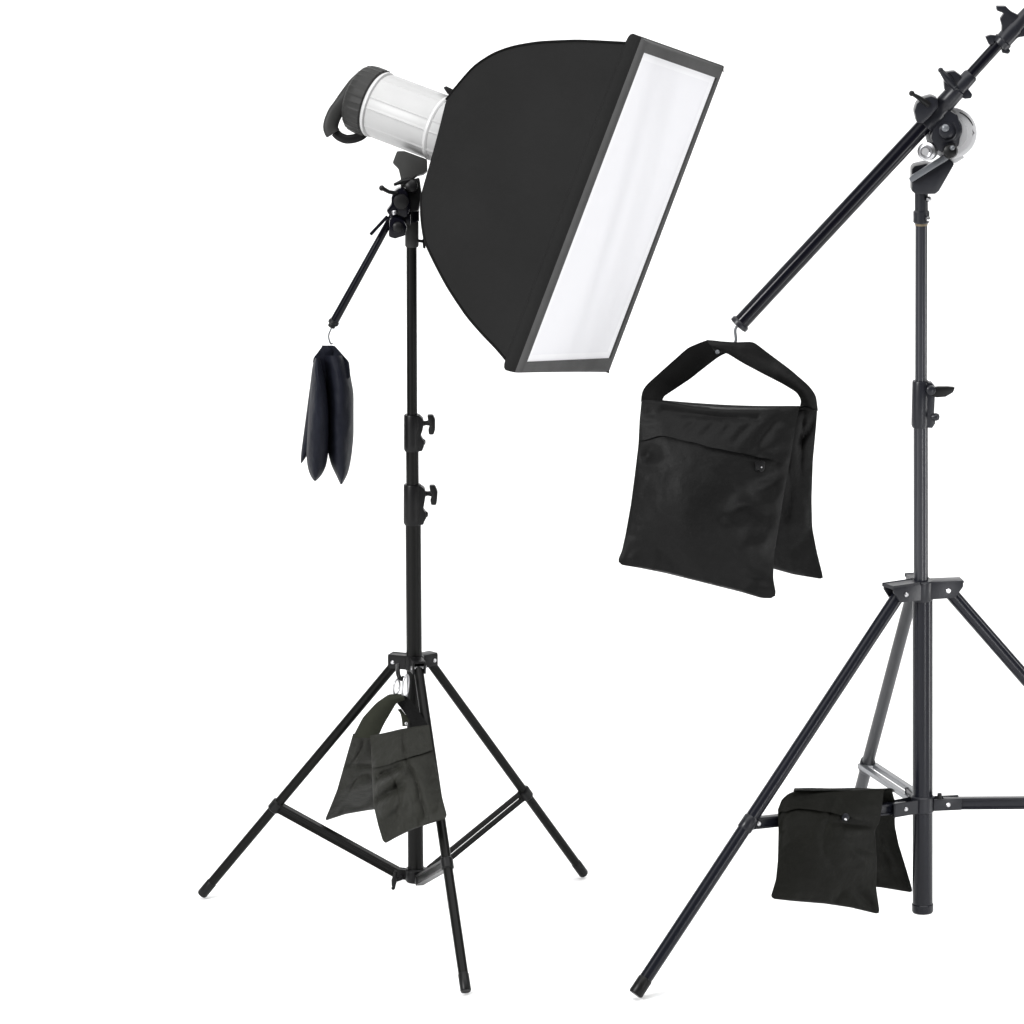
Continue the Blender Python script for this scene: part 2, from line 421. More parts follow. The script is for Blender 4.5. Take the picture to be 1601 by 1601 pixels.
# inner back skin towards the lamp's mount
last = rows[-1]; cen = sum(last, V()) / len(last)
mb2 = [[p for p in last], [cen.lerp(p, .62) - nrm3 * .012 for p in last]]
mb.grid(mb2, closed_u=True)
shell = mb.build('shell', 'shell', SBX, smooth=30)
# seam piping along the four rods
for e in range(4):
    MB().tube([r[e * K] for r in rows], .0035, 10).build('seam_piping', 'webbing', shell)
# rim: a skirt carrying the sides forward, a lip rolled over to the front, then a shallow inner wall down to the diffuser
def loop4(c, n=26):
    out = []
    for e in range(4):
        p, r = c[e], c[(e + 1) % 4]
        out += [p.lerp(r, j / n) for j in range(n)]
    return out
def SV(s, v, w): return SB((s * cA + (w + .3) * sA) * S, v, w)
def ring(sn, wn, sf, wf, dv):                    # near s, w; far s, w; how far the top and bottom are drawn in (photo px)
    return loop4([SV(sn, 284 - dv, -wn), SV(sn, -279 + dv, -wn), SV(sf, -226 + dv, wf), SV(sf, 287 - dv, wf)])
FS = .021
fil = [math.radians(t) for t in range(0, 91, 10)]
RN, RF = .040, .012
sk = [ring(-.034, .298, -.034, .298, 16), ring(-.031, .303, -.031, .303, 9), ring(-.026, .3065, -.026, .3065, 3)]
lp = [ring(FS - RN + RN * math.sin(t), .308 - .026 * (1 - math.cos(t)), FS - RF + RF * math.sin(t), (.314 - RF * (1 - math.cos(t))), 7 * (1 - math.cos(t))) for t in fil]
inn = [SV(FS, 262, -.281), SV(FS, -256, -.281), SV(FS, -204, .283), SV(FS, 265, .283)]
mb = MB(); mb.grid(sk + lp[:5], closed_u=True); rim = mb.build('rim', 'shell', SBX, smooth=50)
mb = MB(); mb.grid(lp[4:] + [loop4([p + nrm3 * 0.0 for p in inn]), loop4([p - nrm3 * .004 for p in inn]), loop4([p - nrm3 * .010 for p in inn])], closed_u=True)
mb.build('lip', 'lit_lip', rim, smooth=50)
for v_, w_ in ((286, .312), (-226, .312)):
    p = SV(FS - .014, v_ - (4 if v_ > 0 else -3), w_ - .004)
    MB().box(p, nrm3 * .012, up * .006, fw * .006, .002).build('corner_tab', 'webbing', rim)
# diffuser: slightly bellied white cloth
mb = MB(); n = 30; g = []
hemw = .045
dif = [p - nrm3 * .007 for p in inn]
def dpt(u, v, o=0.0):
    a = dif[0].lerp(dif[1], v); b = dif[3].lerp(dif[2], v)
    return a.lerp(b, u) + nrm3 * (o + .010 * math.sin(math.pi * u) * math.sin(math.pi * v))
mb.grid([[dpt(j / n, i / n) for j in range(n + 1)] for i in range(n + 1)])
mb.grid([[dpt(j / n, i / n, -.002) for j in range(n + 1)] for i in range(n + 1)], flip=True)
df = mb.build('diffuser', 'diffuser', SBX)
mb = MB()
for (u0, u1, v0, v1) in ((0, .05, 0, 1), (.95, 1, 0, 1), (.05, .95, 0, .022), (.05, .95, .978, 1)):
    mb.grid([[dpt(u0 + (u1 - u0) * j / 10, v0 + (v1 - v0) * i / 30, .0012) for j in range(11)] for i in range(31)])
mb.build('hem', 'hem', df)

FH = thing('flash_head', 'pale grey studio flash head with black rear cap and handle behind the softbox', 'studio flash', SB(-300, 43, 0))
def FA(a, v=39): 
    s = (a / S - .3 * sA) / cA
    return SB(a, v, 0)
def ribbed(mb, a0, a1, r, prof, seg=120, ribs=()):
    p0, p1 = FA(a0), FA(a1); ax = (p1 - p0); L = ax.length; ax.normalize()
    x = (up - ax * up.dot(ax)).normalized(); y = ax.cross(x); rows = []
    for t, k in prof:
        row = []
        for j in range(seg):
            w = 2 * math.pi * j / seg
            extra = 0
            for (rw, ww, h) in ribs:
                dd = (w - rw + math.pi) % (2 * math.pi) - math.pi
                extra = max(extra, h * max(0, 1 - (abs(dd) / ww) ** 4)) if abs(dd) < ww else extra
            row.append(p0 + ax * (L * t) + (x * math.cos(w) + y * math.sin(w)) * (r * k + extra))
        rows.append(row)
    vs = mb.grid(rows, closed_u=True)
    mb.bm.faces.new(list(reversed(vs[0]))); mb.bm.faces.new(vs[-1]); return mb
R_ = 52 / S * (DM + .15) / D
ribs = [(math.radians(d), .035, .0022) for d in (38, 78, 98, 135, 180, 225, 262, 282, 322, 0)]
ribbed(MB(), -200, -340, R_ * .985, [(0, .97), (.02, 1), (.97, 1), (1, .985)], 180, ribs).build('housing', 'body', FH)
ribbed(MB(), -340, -347, R_, [(0, .97), (.3, 1.03), (.7, 1.03), (1, 1.0)]).build('trim_ring', 'body_trim', FH)
ribbed(MB(), -236, -243, R_, [(0, 1.0), (.3, 1.035), (.7, 1.035), (1, 1.0)]).build('trim_ring', 'body_trim', FH)
cap_ribs = [(math.radians(d), .03, .0016) for d in range(0, 360, 12)]
cap = ribbed(MB(), -347, -381, R_, [(0, 1.0), (.06, 1.055), (.5, 1.055), (.8, 1.02), (.94, .93), (1, .82)], 240, cap_ribs).build('rear_cap', 'grey_plastic', FH)
dh = depth_of(FA(-385))
def FP(px, py, d=0.0): return PD(px, py, dh + d)
hw = smooth_line([(572, 128, 0), (558, 138, 0), (541, 156, 0), (525, 174, 0), (518, 190, 0), (516, 202, 0), (521, 209, 0)], 26)
MB().tube([FP(p.x, p.y, .0 - .03 * min(1, i / 8)) for i, p in enumerate(hw)], [.019 - .0075 * min(1, i / 14) for i in range(26)], 18, flat=1.8).build('handle', 'grey_plastic', FH)
hw = smooth_line([(524, 207, 0), (530, 213.5, 0), (541, 218, 0), (553, 217, 0), (564, 213, 0), (572, 206, 0)], 22)
MB().tube([FP(p.x, p.y, -.02) for p in hw], .0062, 14, flat=2.0).build('handle_bar', 'plastic', FH)
# a latch on the mount and the bracket down to the stand
MB().prism([PD(*q, depth_of(FA(-235)) - .02) for q in ((693, 137), (698, 135), (712, 142), (710, 149), (700, 147))], fw * .03, .003).build('latch', 'plastic', FH)
bd = depth_of(ptop)
mb = MB()
mb.prism([PD(*q, bd) for q in ((621, 237), (633, 237), (668, 250), (668, 268), (662, 273), (652, 275), (644, 282), (640, 296), (626, 292), (627, 281), (623, 264), (614, 255))], fw * .055, .004)
br = mb.build('bracket', 'grey_plastic', FH)
MB().lathe(PD(643, 290, bd - .045), fw, [(0, .010), (.004, .016), (.03, .018), (.09, .018), (.095, .012)], 24).build('tilt_pivot', 'plastic', br)
MB().prism([PD(*q, bd) for q in ((634, 284), (656, 278), (659, 300), (655, 330), (637, 332), (632, 310))], fw * .04, .004).build('stand_socket', 'plastic', br)
mb = MB(); mb.tube([PD(640, 282, bd - .035), PD(628, 284, bd - .045), PD(616, 289, bd - .05)], [.008, .006, .004], 14); mb.build('tilt_lever', 'plastic', br)

# ------------------------------------------------------------------ left counterweight arm
yb = -.055
def BP(px, py, dy=0.0): return PY(px, py, yb + dy)
LB = thing('boom_arm', 'short thin navy black arm clamped to the softbox stand, sloping down left', 'boom arm', BP(628, 325), 'boom arms')
a, b = BP(618, 330), BP(520, 507)
MB().tube([a, b], [m(5.6, a), m(7.0, b)], 28).build('tube', 'navy_paint', LB)
d = (b - a).normalized()
ec = MB().lathe(b - d * .012, d, [(0, m(7, b)), (.002, m(8.6, b)), (.010, m(8.6, b)), (.014, m(6, b)), (.020, m(6, b)), (.022, m(4, b))]).build('end_cap', 'plastic', LB)
hk = [BP(519, 510), BP(517, 516), BP(514.5, 521), BP(513.5, 526), BP(515, 533), BP(517.5, 539), BP(520, 536)]
MB().tube(smooth_line(hk, 20), .0022, 10).build('hook', 'grey_paint', LB)
mb = MB()
mb.prism([BP(*q) for q in ((627, 292), (636, 298), (641, 312), (642, 324), (637, 337), (624, 341), (609, 335), (604, 328), (612, 318), (612, 306), (618, 296))], (0, .045, 0), .005)
cl = mb.build('clamp', 'navy_paint', LB)
MB().prism([BP(*q, -.01) for q in ((609, 340), (620, 337), (632, 342), (637, 352), (634, 366), (618, 371), (608, 368))], (0, .06, 0), .006).build('lower_clamp', 'navy_paint', LB)
MB().lathe(BP(627, 316, -.036), (0, 1, 0), [(0, .010), (.003, .019), (.016, .020), (.020, .016)], 30).build('pivot_disc', 'plastic', cl)
MB().lathe(BP(622, 356, -.055), (0, 1, 0), [(0, .008), (.003, .013), (.02, .014)], 24).build('screw', 'plastic', cl)
mb = MB(); mb.tube([BP(620, 302, -.02), BP(608, 300, -.03), BP(597, 294, -.035)], [.008, .0075, .0085], 16, flat=.7); mb.ball(BP(597, 294, -.035), .0078, 12); mb.build('lever', 'plastic', cl)
mb = MB().rod(BP(606, 338, -.02), BP(579, 367, -.03), .0045); mb.build('locking_rod', 'navy_paint', cl)
MB().lathe(BP(616, 329, -.03), (0.25, 0, -.97), [(0, .006), (.002, .007), (.01, .007), (.012, .005)], 16).build('screw', 'chrome', cl)
# strap of the clamp round the stand
MB().lathe(BP(643.5, 346, .055), (0, 0, 1), [(0, .018), (.002, .0205), (.03, .0205), (.032, .018)], 30).build('pole_ring', 'navy_paint', cl)
MB().box(BP(634, 341, .02), V((.014, 0, 0)), V((0, .03, 0)), V((0, 0, .014)), .003).build('clamp_jaw', 'navy_paint', cl)

# ------------------------------------------------------------------ navy bag seen edge-on, hanging from the left arm
NB = thing('sandbag', 'slim navy sandbag seen edge-on, hanging from the short left arm', 'sandbag', BP(515, 755), 'sandbags')
def lobe(lx, rx, ys, yo, dep, seed, power=1.0):
    L = smooth_line([(x, y, 0) for x, y in zip(lx, ys)], 56, 3); R = smooth_line([(x, y, 0) for x, y in zip(rx, ys)], 56, 3)
    mb = MB(); rows = []
    for i in range(56):
        f = i / 55; ww = (R[i].x - L[i].x) / 2; cx = (R[i].x + L[i].x) / 2; y = L[i].y; row = []
        dd = dep * (0.25 + .75 * math.sin(math.pi * min(1, .12 + .8 * f)) ** .7) * (1 if f < .97 else .8)
        for j in range(44):
            w = 2 * math.pi * j / 44
            cxx, syy = math.cos(w), math.sin(w)
            r = 1 + .05 * noise.fractal(V((cxx * 1.3 + seed, syy * 1.3, f * 5)), .9, 2, 4)
            e = abs(cxx) ** .85 * (1 if cxx > 0 else -1)
            row.append(PY(cx + ww * e * (1 if abs(cxx) > .9 else r), y, yb + yo + dd * syy * r))
        rows.append(row)
    vs = mb.grid(rows, closed_u=True); mb.bm.faces.new(list(reversed(vs[0]))); mb.bm.faces.new(vs[-1]); return mb
lobe([492, 488, 487, 485, 482, 480, 479, 481, 486, 491], [500, 504, 508, 512, 515, 515, 513, 510, 503, 494], [560, 575, 590, 615, 650, 685, 715, 732, 746, 752], -.02, .11, 1.3).build('pouch', 'bag_navy', NB)
lobe([507, 507, 509, 511, 512, 512, 513, 518, 526, 532], [536, 546, 550, 553, 553, 553, 550, 547, 543, 535], [556, 575, 595, 612, 645, 680, 710, 728, 744, 757], .02, .12, 4.1).build('pouch', 'bag_navy', NB)
lobe([492, 488, 485, 481, 477, 473, 471, 470, 470], [500, 500, 500, 498, 496, 492, 488, 480, 472], [556, 575, 600, 630, 660, 690, 705, 716, 724], .06, .05, 7.7).build('back_panel', 'bag_navy', NB)
strap([(489, 566), (490, 560), (504, 541), (511, 540)], [(508, 606), (511, 590), (518, 560), (521, 548)], [yb - .03, yb - .03, yb - .012, yb - .004], .005, arch=.004).build('handle', 'bag_navy', NB)
strap([(503, 540), (512, 540), (523, 540), (546, 566), (548, 588)], [(505, 574), (511, 578), (519, 580), (530, 588), (536, 602)], [yb, yb, yb - .004, yb - .03, yb - .05], .005, arch=.004).build('handle', 'bag_navy', NB)

# ------------------------------------------------------------------ olive bag hanging at the left stand's hub
legp = lambda f: tops[2].lerp(feet[2], f)
yh = min(legp(.18).y, -.03)
OB = thing('sandbag', 'greenish sandbag of two open pouches hanging inside the softbox stand\'s tripod legs', 'sandbag', PY(620, 1290, -.26), 'sandbags')
yb1 = lambda u, v: -.165 - .245 * v - .035 * u
pl = Pillow([(579, 1150), (600, 1146), (625, 1140), (648, 1136), (671, 1133)], [(600, 1320), (620, 1309), (640, 1299), (668, 1289), (700, 1279)],
            [(579, 1150), (581, 1190), (582, 1225), (584, 1260), (591, 1290), (600, 1320)], [(671, 1133), (676, 1165), (683, 1205), (691, 1245), (700, 1279)],
            yb1, .065, [(.10, .40, .46, .37, .040, -.012), (.05, .50, .5, .44, .05, .009), (.06, .60, .45, .56, .040, -.012), (.1, .70, .40, .74, .06, .005), (.06, .83, .3, .78, .04, -.006), (.45, .36, .75, .5, .05, -.004), (.55, .22, .9, .25, .05, -.004)], 2.2)
fp = pl.mesh().build('pouch', 'bag_olive', OB)
pl.flap([.30, .31, .30, .29, .27]).build('zip_flap', 'bag_olive', fp)
MB().prism([PY(*q, -.285) for q in ((612, 1193), (618, 1193), (616, 1203), (612, 1202))], (0, .004, 0), .001).build('zip_pull', 'plastic', fp)
pb = Pillow([(552, 1147), (570, 1149), (590, 1150), (612, 1150)], [(507, 1284), (540, 1273), (575, 1267), (615, 1262)],
            [(552, 1147), (541, 1185), (527, 1235), (515, 1265), (507, 1284)], [(612, 1150), (614, 1200), (615, 1240), (615, 1262)],
            lambda u, v: -.105 + .28 * v, .035, [(0, .36, 1, .42, .03, -.006), (.2, .7, .7, .6, .08, .005)], 6.2, n=50)
bp_ = pb.mesh().build('pouch', 'bag_olive', OB)
strap([(551, 1153), (567, 1122), (588, 1099), (608, 1085), (628, 1085)], [(590, 1154), (601, 1131), (611, 1114), (620, 1099), (634, 1094)], [-.10, -.105, -.11, -.115, -.12], .005, arch=.008).build('handle', 'olive_webbing', OB)
strap([(622, 1086), (634, 1087), (650, 1104), (666, 1128), (673, 1142)], [(621, 1100), (626, 1106), (637, 1121), (643, 1131), (640, 1142)], [-.115, -.118, -.14, -.175, -.195], .005, arch=.006, deep=.03).build('handle', 'webbing', OB)
strap([(621, 1109), (626, 1115), (628, 1124), (629, 1136)], [(627, 1108), (633, 1116), (640, 1124), (636, 1135)], [-.095, -.095, -.1, -.11], .003, n=16, arch=.002).build('strap_end', 'olive_webbing', OB)
MB().ball(PY(635, 1131, -.13), .0045, 12).build('rivet', 'chrome', OB)
def oval(c, w, h, r, tilt=0.0, yy=-.115):
    pts = []
    for k in range(29):
        t = 2 * math.pi * k / 28; x, y = w * math.cos(t), h * math.sin(t)
        pts.append(PY(c[0] + x * math.cos(tilt) - y * math.sin(tilt), c[1] + x * math.sin(tilt) + y * math.cos(tilt), yy + .012 * math.cos(t)))
    return MB().tube(pts, r, 12, cap=False)
oval((620, 1074), 4.5, 12, .0030, .15).build('carabiner', 'chrome', OB)
oval((634, 1073), 4.5, 18, .0030, .12).build('carabiner', 'chrome', OB)
MB().tube(smooth_line([PY(622, 1040, -.06), PY(622, 1050, -.10), PY(623, 1058, -.115), PY(629, 1064, -.115), PY(632, 1058, -.11)], 16), .006, 14).build('hook', 'plastic', OB)

# ------------------------------------------------------------------ right stand
RG = ground(1442, 1483)
YR = RG.y
def RP(px, py, dy=0.0): return PY(px, py, YR + dy)
RS = thing('light_stand', 'blue-black tripod light stand carrying the long boom, cut by the photo\'s right edge', 'light stand', RG, 'black tripod light stands')
seg_tube(RS, 'lower_tube', RP, (1442.5, 935), (1442.5, 1418), 15.8, 'blue_paint')
p, q = RP(1442.5, 1412), RP(1442.5, 1426)
MB().lathe(p, q - p, [(0, m(16, p)), (.002, m(17, p)), (.020, m(17, p)), (.025, m(15.5, p))]).build('end_cap', 'blue_paint', RS)
seg_tube(RS, 'middle_tube', RP, (1439.5, 660), (1439.8, 920), 11.4, 'steel_paint')
seg_tube(RS, 'upper_tube', RP, (1440.5, 345), (1440, 602), 9.4, 'steel_paint')
p, q = RP(1440.5, 346), RP(1440.5, 353)
MB().rod(p, q, m(9.9, p), seg=30).build('brass_ring', 'brass', RS)
# clamp with wing lever
top, bot = RP(1439.5, 595), RP(1438.5, 668); r = m(13.2, top); ax = (bot - top).normalized(); L = (bot - top).length
mb = MB().lathe(top, ax, [(0, r * .92), (.004, r), (L * .5, r * 1.03), (L - .008, r * 1.05), (L, r * .92)])
mb.prism([RP(*q) for q in ((1446, 597), (1456, 597), (1462, 604), (1461, 625), (1460, 645), (1462, 660), (1457, 668), (1446, 667))], (0, .030, 0), .003)
cl = mb.build('pole_clamp', 'plastic_blue', RS)
mb = MB(); mb.prism([RP(*q, -.02) for q in ((1453, 606), (1466, 604), (1482, 604), (1493, 605), (1490, 613), (1478, 620), (1464, 621), (1453, 618))], (0, .016, 0), .004)
mb.build('wing_knob', 'plastic', cl)
MB().lathe(RP(1456, 611, -.035), (0, 1, 0), [(0, .008), (.003, .012), (.03, .012)], 22).build('screw', 'plastic_blue', cl)
MB().lathe(RP(1458, 652, -.012), (1, -.4, .1), [(0, .009), (.010, .0105), (.016, .008), (.018, .004)], 22).build('screw', 'plastic_blue', cl)
# top socket
p, q = RP(1440.5, 298), RP(1440.5, 349); L = (q - p).length
sk = MB().lathe(p, q - p, [(0, m(10.5, p)), (L * .6, m(10.5, p)), (L * .64, m(12.8, p)), (L * .96, m(12.8, p)), (L, m(11, p))]).build('top_socket', 'plastic_blue', RS)
MB().lathe(RP(1450, 311, -.015), (1, -.5, 0), [(0, .006), (.006, .0075), (.010, .004)], 18).build('screw', 'chrome', sk)
MB().lathe(RP(1450, 342, -.020), (.6, -1, 0), [(0, .006), (.005, .006), (.007, .003)], 18).build('screw', 'chrome', sk)
# hub, legs, braces
hc = RP(1441, 922); z = V((0, 0, 1)); Rf = 520 / S * depth_of(RG) / D
azs = [211, 100, 9]
mb = MB(); rr = m(18, hc)
mb.lathe(hc + z * .026, -z, [(0, rr * .95), (.003, rr * 1.03), (.050, rr * 1.03), (.054, rr * .95)])
rtops, rfeet, riv = [], [], []
for az in azs:
    d = V((math.cos(math.radians(az)), math.sin(math.radians(az)), 0)); s = V((-d.y, d.x, 0))
    bl = .026 if az == 100 else .040
    for e in (-1, 1): mb.prism([hc + d * x_ + z * z_ + s * (.0215 * e) for x_, z_ in ((.018, .022), (.026 + bl * 2, .022), (.026 + bl * 2, .010), (.008 + bl * 2, -.016), (bl * 2, -.020), (.018, -.022))], s * .0055, .002)
    mb.box(hc + d * (.024 + bl) + z * .0225, d * (bl + .004), s * .0235, z * .003, .002)
    rtops.append(hc + d * .074 - z * .006); riv.append((hc + d * .066, s))
    rfeet.append(V((RG.x + d.x * Rf, RG.y + d.y * Rf, 0)))
rfeet[0] = ground(993, 1563)
hub = mb.build('hub', 'plastic_blue', RS)
for c, s in riv:
    MB().lathe(c - s * .028, s, [(0, .004), (.002, .0065), (.054, .0065), (.056, .004)], 18).build('rivet', 'chrome', hub)
lmat = ('blue_paint', 'grey_dark', 'blue_paint')
M['grey_dark'] = mat('grey_black_painted_metal', (0.030, 0.031, 0.034), .45, .3, var=.06)
for f, t, w, mt_ in zip(rfeet, rtops, (10.6, 9.6, 10.6), lmat): leg_part(RS, t, f + z * .014, w, mt_)
cc = RP(1442, 1257); mb = MB(); rr = m(17, cc)
mb.lathe(cc + z * .024, -z, [(0, rr * .97), (.003, rr * 1.08), (.042, rr * 1.08), (.045, rr * .97)])
ts = (.575, .66, .62); br_riv = []
for az in azs:
    d = V((math.cos(math.radians(az)), math.sin(math.radians(az)), 0)); s = V((-d.y, d.x, 0))
    for e in (-1, 1): mb.box(cc + d * .064 + s * (.0165 * e), d * .038, s * .0028, z * .016, .002)
    br_riv.append((cc + d * .066, s))
colr = mb.build('brace_collar', 'plastic_blue', RS)
for c, s in br_riv:
    MB().lathe(c - s * .0225, s, [(0, .004), (.002, .006), (.043, .006), (.045, .004)], 18).build('rivet', 'chrome', colr)
MB().rod(RP(1469, 1240, -.02), RP(1469, 1250, -.02), .006).build('locking_pin', 'plastic', colr)
RB = []
for i, az in enumerate(azs):
    f, t = rfeet[i] + z * .014, rtops[i]; mm = t.lerp(f, ts[i])
    d = V((mm.x - cc.x, mm.y - cc.y, 0)).normalized(); s = V((-d.y, d.x, 0)); ld = (f - t).normalized()
    b = brace_part(RS, mm, cc + d * .055, (9.0, 15.0, 9.0)[i], ('blue_paint', 'grey_paint', 'blue_paint')[i], gap=.72 if i == 1 else 0, ref=z if i != 1 else s)
    RB.append((mm, cc + d * .055))
    MB().lathe(mm - ld * .02, ld, [(0, m(10.8, mm)), (.003, m(12, mm)), (.037, m(12, mm)), (.040, m(10.8, mm))]).build('brace_joint', 'plastic_blue', b)
    MB().lathe(mm - s * .019 - d * .024, s, [(0, .0035), (.002, .006), (.036, .006), (.038, .0035)], 18).build('rivet', 'chrome', b)

# ------------------------------------------------------------------ long boom arm on the right stand
ybm = YR - .075
def QP(px, py, dy=0.0): return PY(px, py, ybm + dy)
BA = thing('boom_arm', 'long thick black boom arm rising to the upper right corner over the right stand', 'boom arm', QP(1470, 180), 'boom arms')
a, b = QP(1155, 508), QP(1462, 178)
MB().rod(a, b, m(12.6, a), seg=40).build('outer_tube', 'navy_paint', BA)
d = (b - a).normalized(); dn = V((d.z, 0, -d.x)); dl = -dn         # dn: down-right of the boom, dl: up-left
MB().lathe(a - d * .004, d, [(0, m(12, a)), (.002, m(15.5, a)), (.012, m(15.5, a)), (.016, m(13, a))]).build('end_cap', 'plastic_blue', BA)
hk = [QP(1152, 510), QP(1149, 516), QP(1150, 524), QP(1151, 532), QP(1147, 540), QP(1139, 548), QP(1131, 550), QP(1127, 545)]
MB().tube(smooth_line(hk, 26), .0038, 12).build('hook', 'grey_paint', BA)
c, e = QP(1505, 130), QP(1640, -18)
MB().rod(QP(1470, 169), e, m(9.0, c), seg=36).build('inner_tube', 'navy_paint', BA)
# sleeves
p, q = QP(1446, 196), QP(1519, 116); L = (q - p).length
sl = MB().lathe(p, q - p, [(0, m(13, p)), (.003, m(15, p)), (L * .28, m(15, p)), (L * .30, m(13.6, p)), (L * .40, m(13.6, p)), (L * .42, m(15, p)), (L * .70, m(14.4, p)), (L * .72, m(12.5, p)), (L * .97, m(12, p)), (L, m(10, p))]).build('sleeve', 'plastic_blue', BA)
kn = QP(1492, 132)
mb = MB(); tknob(mb, kn, (dl * .75 + V((0, -.6, 0))), (d * .4 + V((-.8, 0, .35))), m(26, kn), m(12, kn))
mb.prism([QP(*x) for x in ((1478, 112), (1492, 110), (1503, 118), (1497, 130), (1486, 144), (1476, 140), (1475, 128))], (0, .03, 0), .004)
mb.build('knob', 'plastic_blue', sl)
MB().prism([QP(*x) for x in ((1508, 143), (1514, 139), (1520, 147), (1518, 153), (1508, 154), (1502, 151))], (0, .022, 0), .003).build('fin', 'plastic_blue', sl)
MB().prism([QP(*x, -.02) for x in ((1428, 172), (1432, 160), (1441, 152), (1455, 148), (1465, 152), (1466, 166), (1452, 182), (1441, 192), (1432, 190))], (0, .05, 0), .006).build('clamp_block', 'plastic_blue', sl)
mb = MB(); mb.tube([QP(1451, 163, -.04), QP(1437, 153, -.05), QP(1425, 146, -.055)], [.012, .009, .006], 16, flat=.7); mb.ball(QP(1425.5, 146, -.055), .0075, 12); mb.build('lever', 'plastic', sl)
p, q = QP(1562, 71), QP(1608, 20); L = (q - p).length
s2 = MB().lathe(p, q - p, [(0, m(10, p)), (.003, m(14.5, p)), (L * .15, m(15.5, p)), (L * .18, m(13.5, p)), (L * .55, m(13.5, p)), (L * .6, m(12.2, p)), (L, m(11, p))]).build('sleeve', 'plastic_blue', BA)
mb = MB(); kp = QP(1584, 38)
mb.prism([QP(*x) for x in ((1557, 9), (1572, 9), (1580, 17), (1592, 23), (1588, 33), (1578, 52), (1565, 58), (1566, 40), (1563, 29), (1569, 20), (1558, 16))], (0, .026, 0), .003)
mb.build('knob', 'plastic_blue', s2)
MB().prism([QP(*x) for x in ((1540, 57), (1548, 54), (1557, 55), (1553, 68), (1546, 70))], (0, .02, 0), .003).build('fin', 'plastic_blue', s2)
MB().prism([QP(*x) for x in ((1566, 75), (1573, 71), (1580, 79), (1576, 84), (1566, 82))], (0, .02, 0), .003).build('fin', 'plastic_blue', s2)
MB().prism([QP(*x, -.004) for x in ((1582, 55), (1592, 45), (1604, 42), (1604, 56), (1592, 58), (1580, 66))], (0, .02, 0), .003).build('fin', 'plastic_blue', s2)
# tilt joint: pale toothed disc, black pivot, silver bolts, fork on the stand
dc = QP(1487, 208, .035)
pd = MB().lathe(dc, (-.12, -1, 0.06), [(-.008, m(37, dc)), (-.006, m(40, dc)), (.004, m(40, dc)), (.006, m(37.5, dc)), (.007, m(34, dc)), (.004, m(32, dc)), (.004, m(27, dc)), (.010, m(26, dc))], 64).build('tilt_disc', 'white_metal', BA)
mb = MB()
mb.tube([dc + V((math.cos(t) * m(35.5, dc), -.010, math.sin(t) * m(35.5, dc))) for t in (math.radians(x) for x in range(-20, 75, 5))], .0016, 8)
mb.build('scale_groove', 'grey_plastic', pd)
pc = QP(1481, 205, -.005)
pv = MB().lathe(pc + V((0, .03, 0)), (-.1, -1, .05), [(0, m(24, pc)), (.003, m(25, pc)), (.03, m(25, pc)), (.036, m(22, pc)), (.040, m(17, pc)), (.038, m(14, pc)), (.048, m(11, pc)), (.051, m(6, pc))], 48).build('pivot_knob', 'plastic_blue', BA)
MB().lathe(QP(1478, 200, -.055), (-.1, -1, .1), [(0, m(6, pc)), (.003, m(5.5, pc)), (.006, m(3, pc))], 20).build('bolt', 'grey_paint', pv)
MB().prism([QP(*x, .01) for x in ((1462, 180), (1480, 168), (1496, 178), (1502, 200), (1498, 226), (1480, 240), (1462, 232), (1454, 214))], (0, .05, 0), .005).build('pivot_block', 'plastic_blue', BA)
jb = MB().lathe(QP(1486, 234, .0), (-.1, -1, .05), [(0, m(11, pc)), (.04, m(12, pc)), (.05, m(10, pc)), (.054, m(5, pc))], 26).build('lock_nut', 'plastic', BA)
MB().ball(QP(1489, 231, -.056), m(4, pc), 16).build('bolt', 'grey_paint', jb)
MB().lathe(QP(1453, 236, .01), (-.35, -1, .1), [(0, m(12.5, pc)), (.004, m(14.5, pc)), (.03, m(14.5, pc)), (.033, m(11, pc)), (.030, m(9, pc)), (.040, m(6, pc))], 30).build('thumb_screw', 'chrome', BA)
fk = MB().prism([QP(*x, .06) for x in ((1424, 262), (1428, 257), (1446, 253), (1462, 257), (1484, 246), (1491, 254), (1467, 296), (1461, 301), (1430, 301), (1424, 296))], (0, .06, 0), .006).build('fork', 'plastic_blue', BA)
MB().prism([QP(*x, .02) for x in ((1421, 279), (1425, 274), (1475, 242), (1486, 241), (1484, 248), (1428, 283), (1424, 285))], (0, .012, 0), .002).build('fork_plate', 'grey_paint', fk)
MB().prism([QP(*x, .045) for x in ((1476, 248), (1486, 243), (1502, 240), (1508, 246), (1494, 255), (1486, 254))], (0, .012, 0), .002).build('fork_plate', 'white_metal', fk)

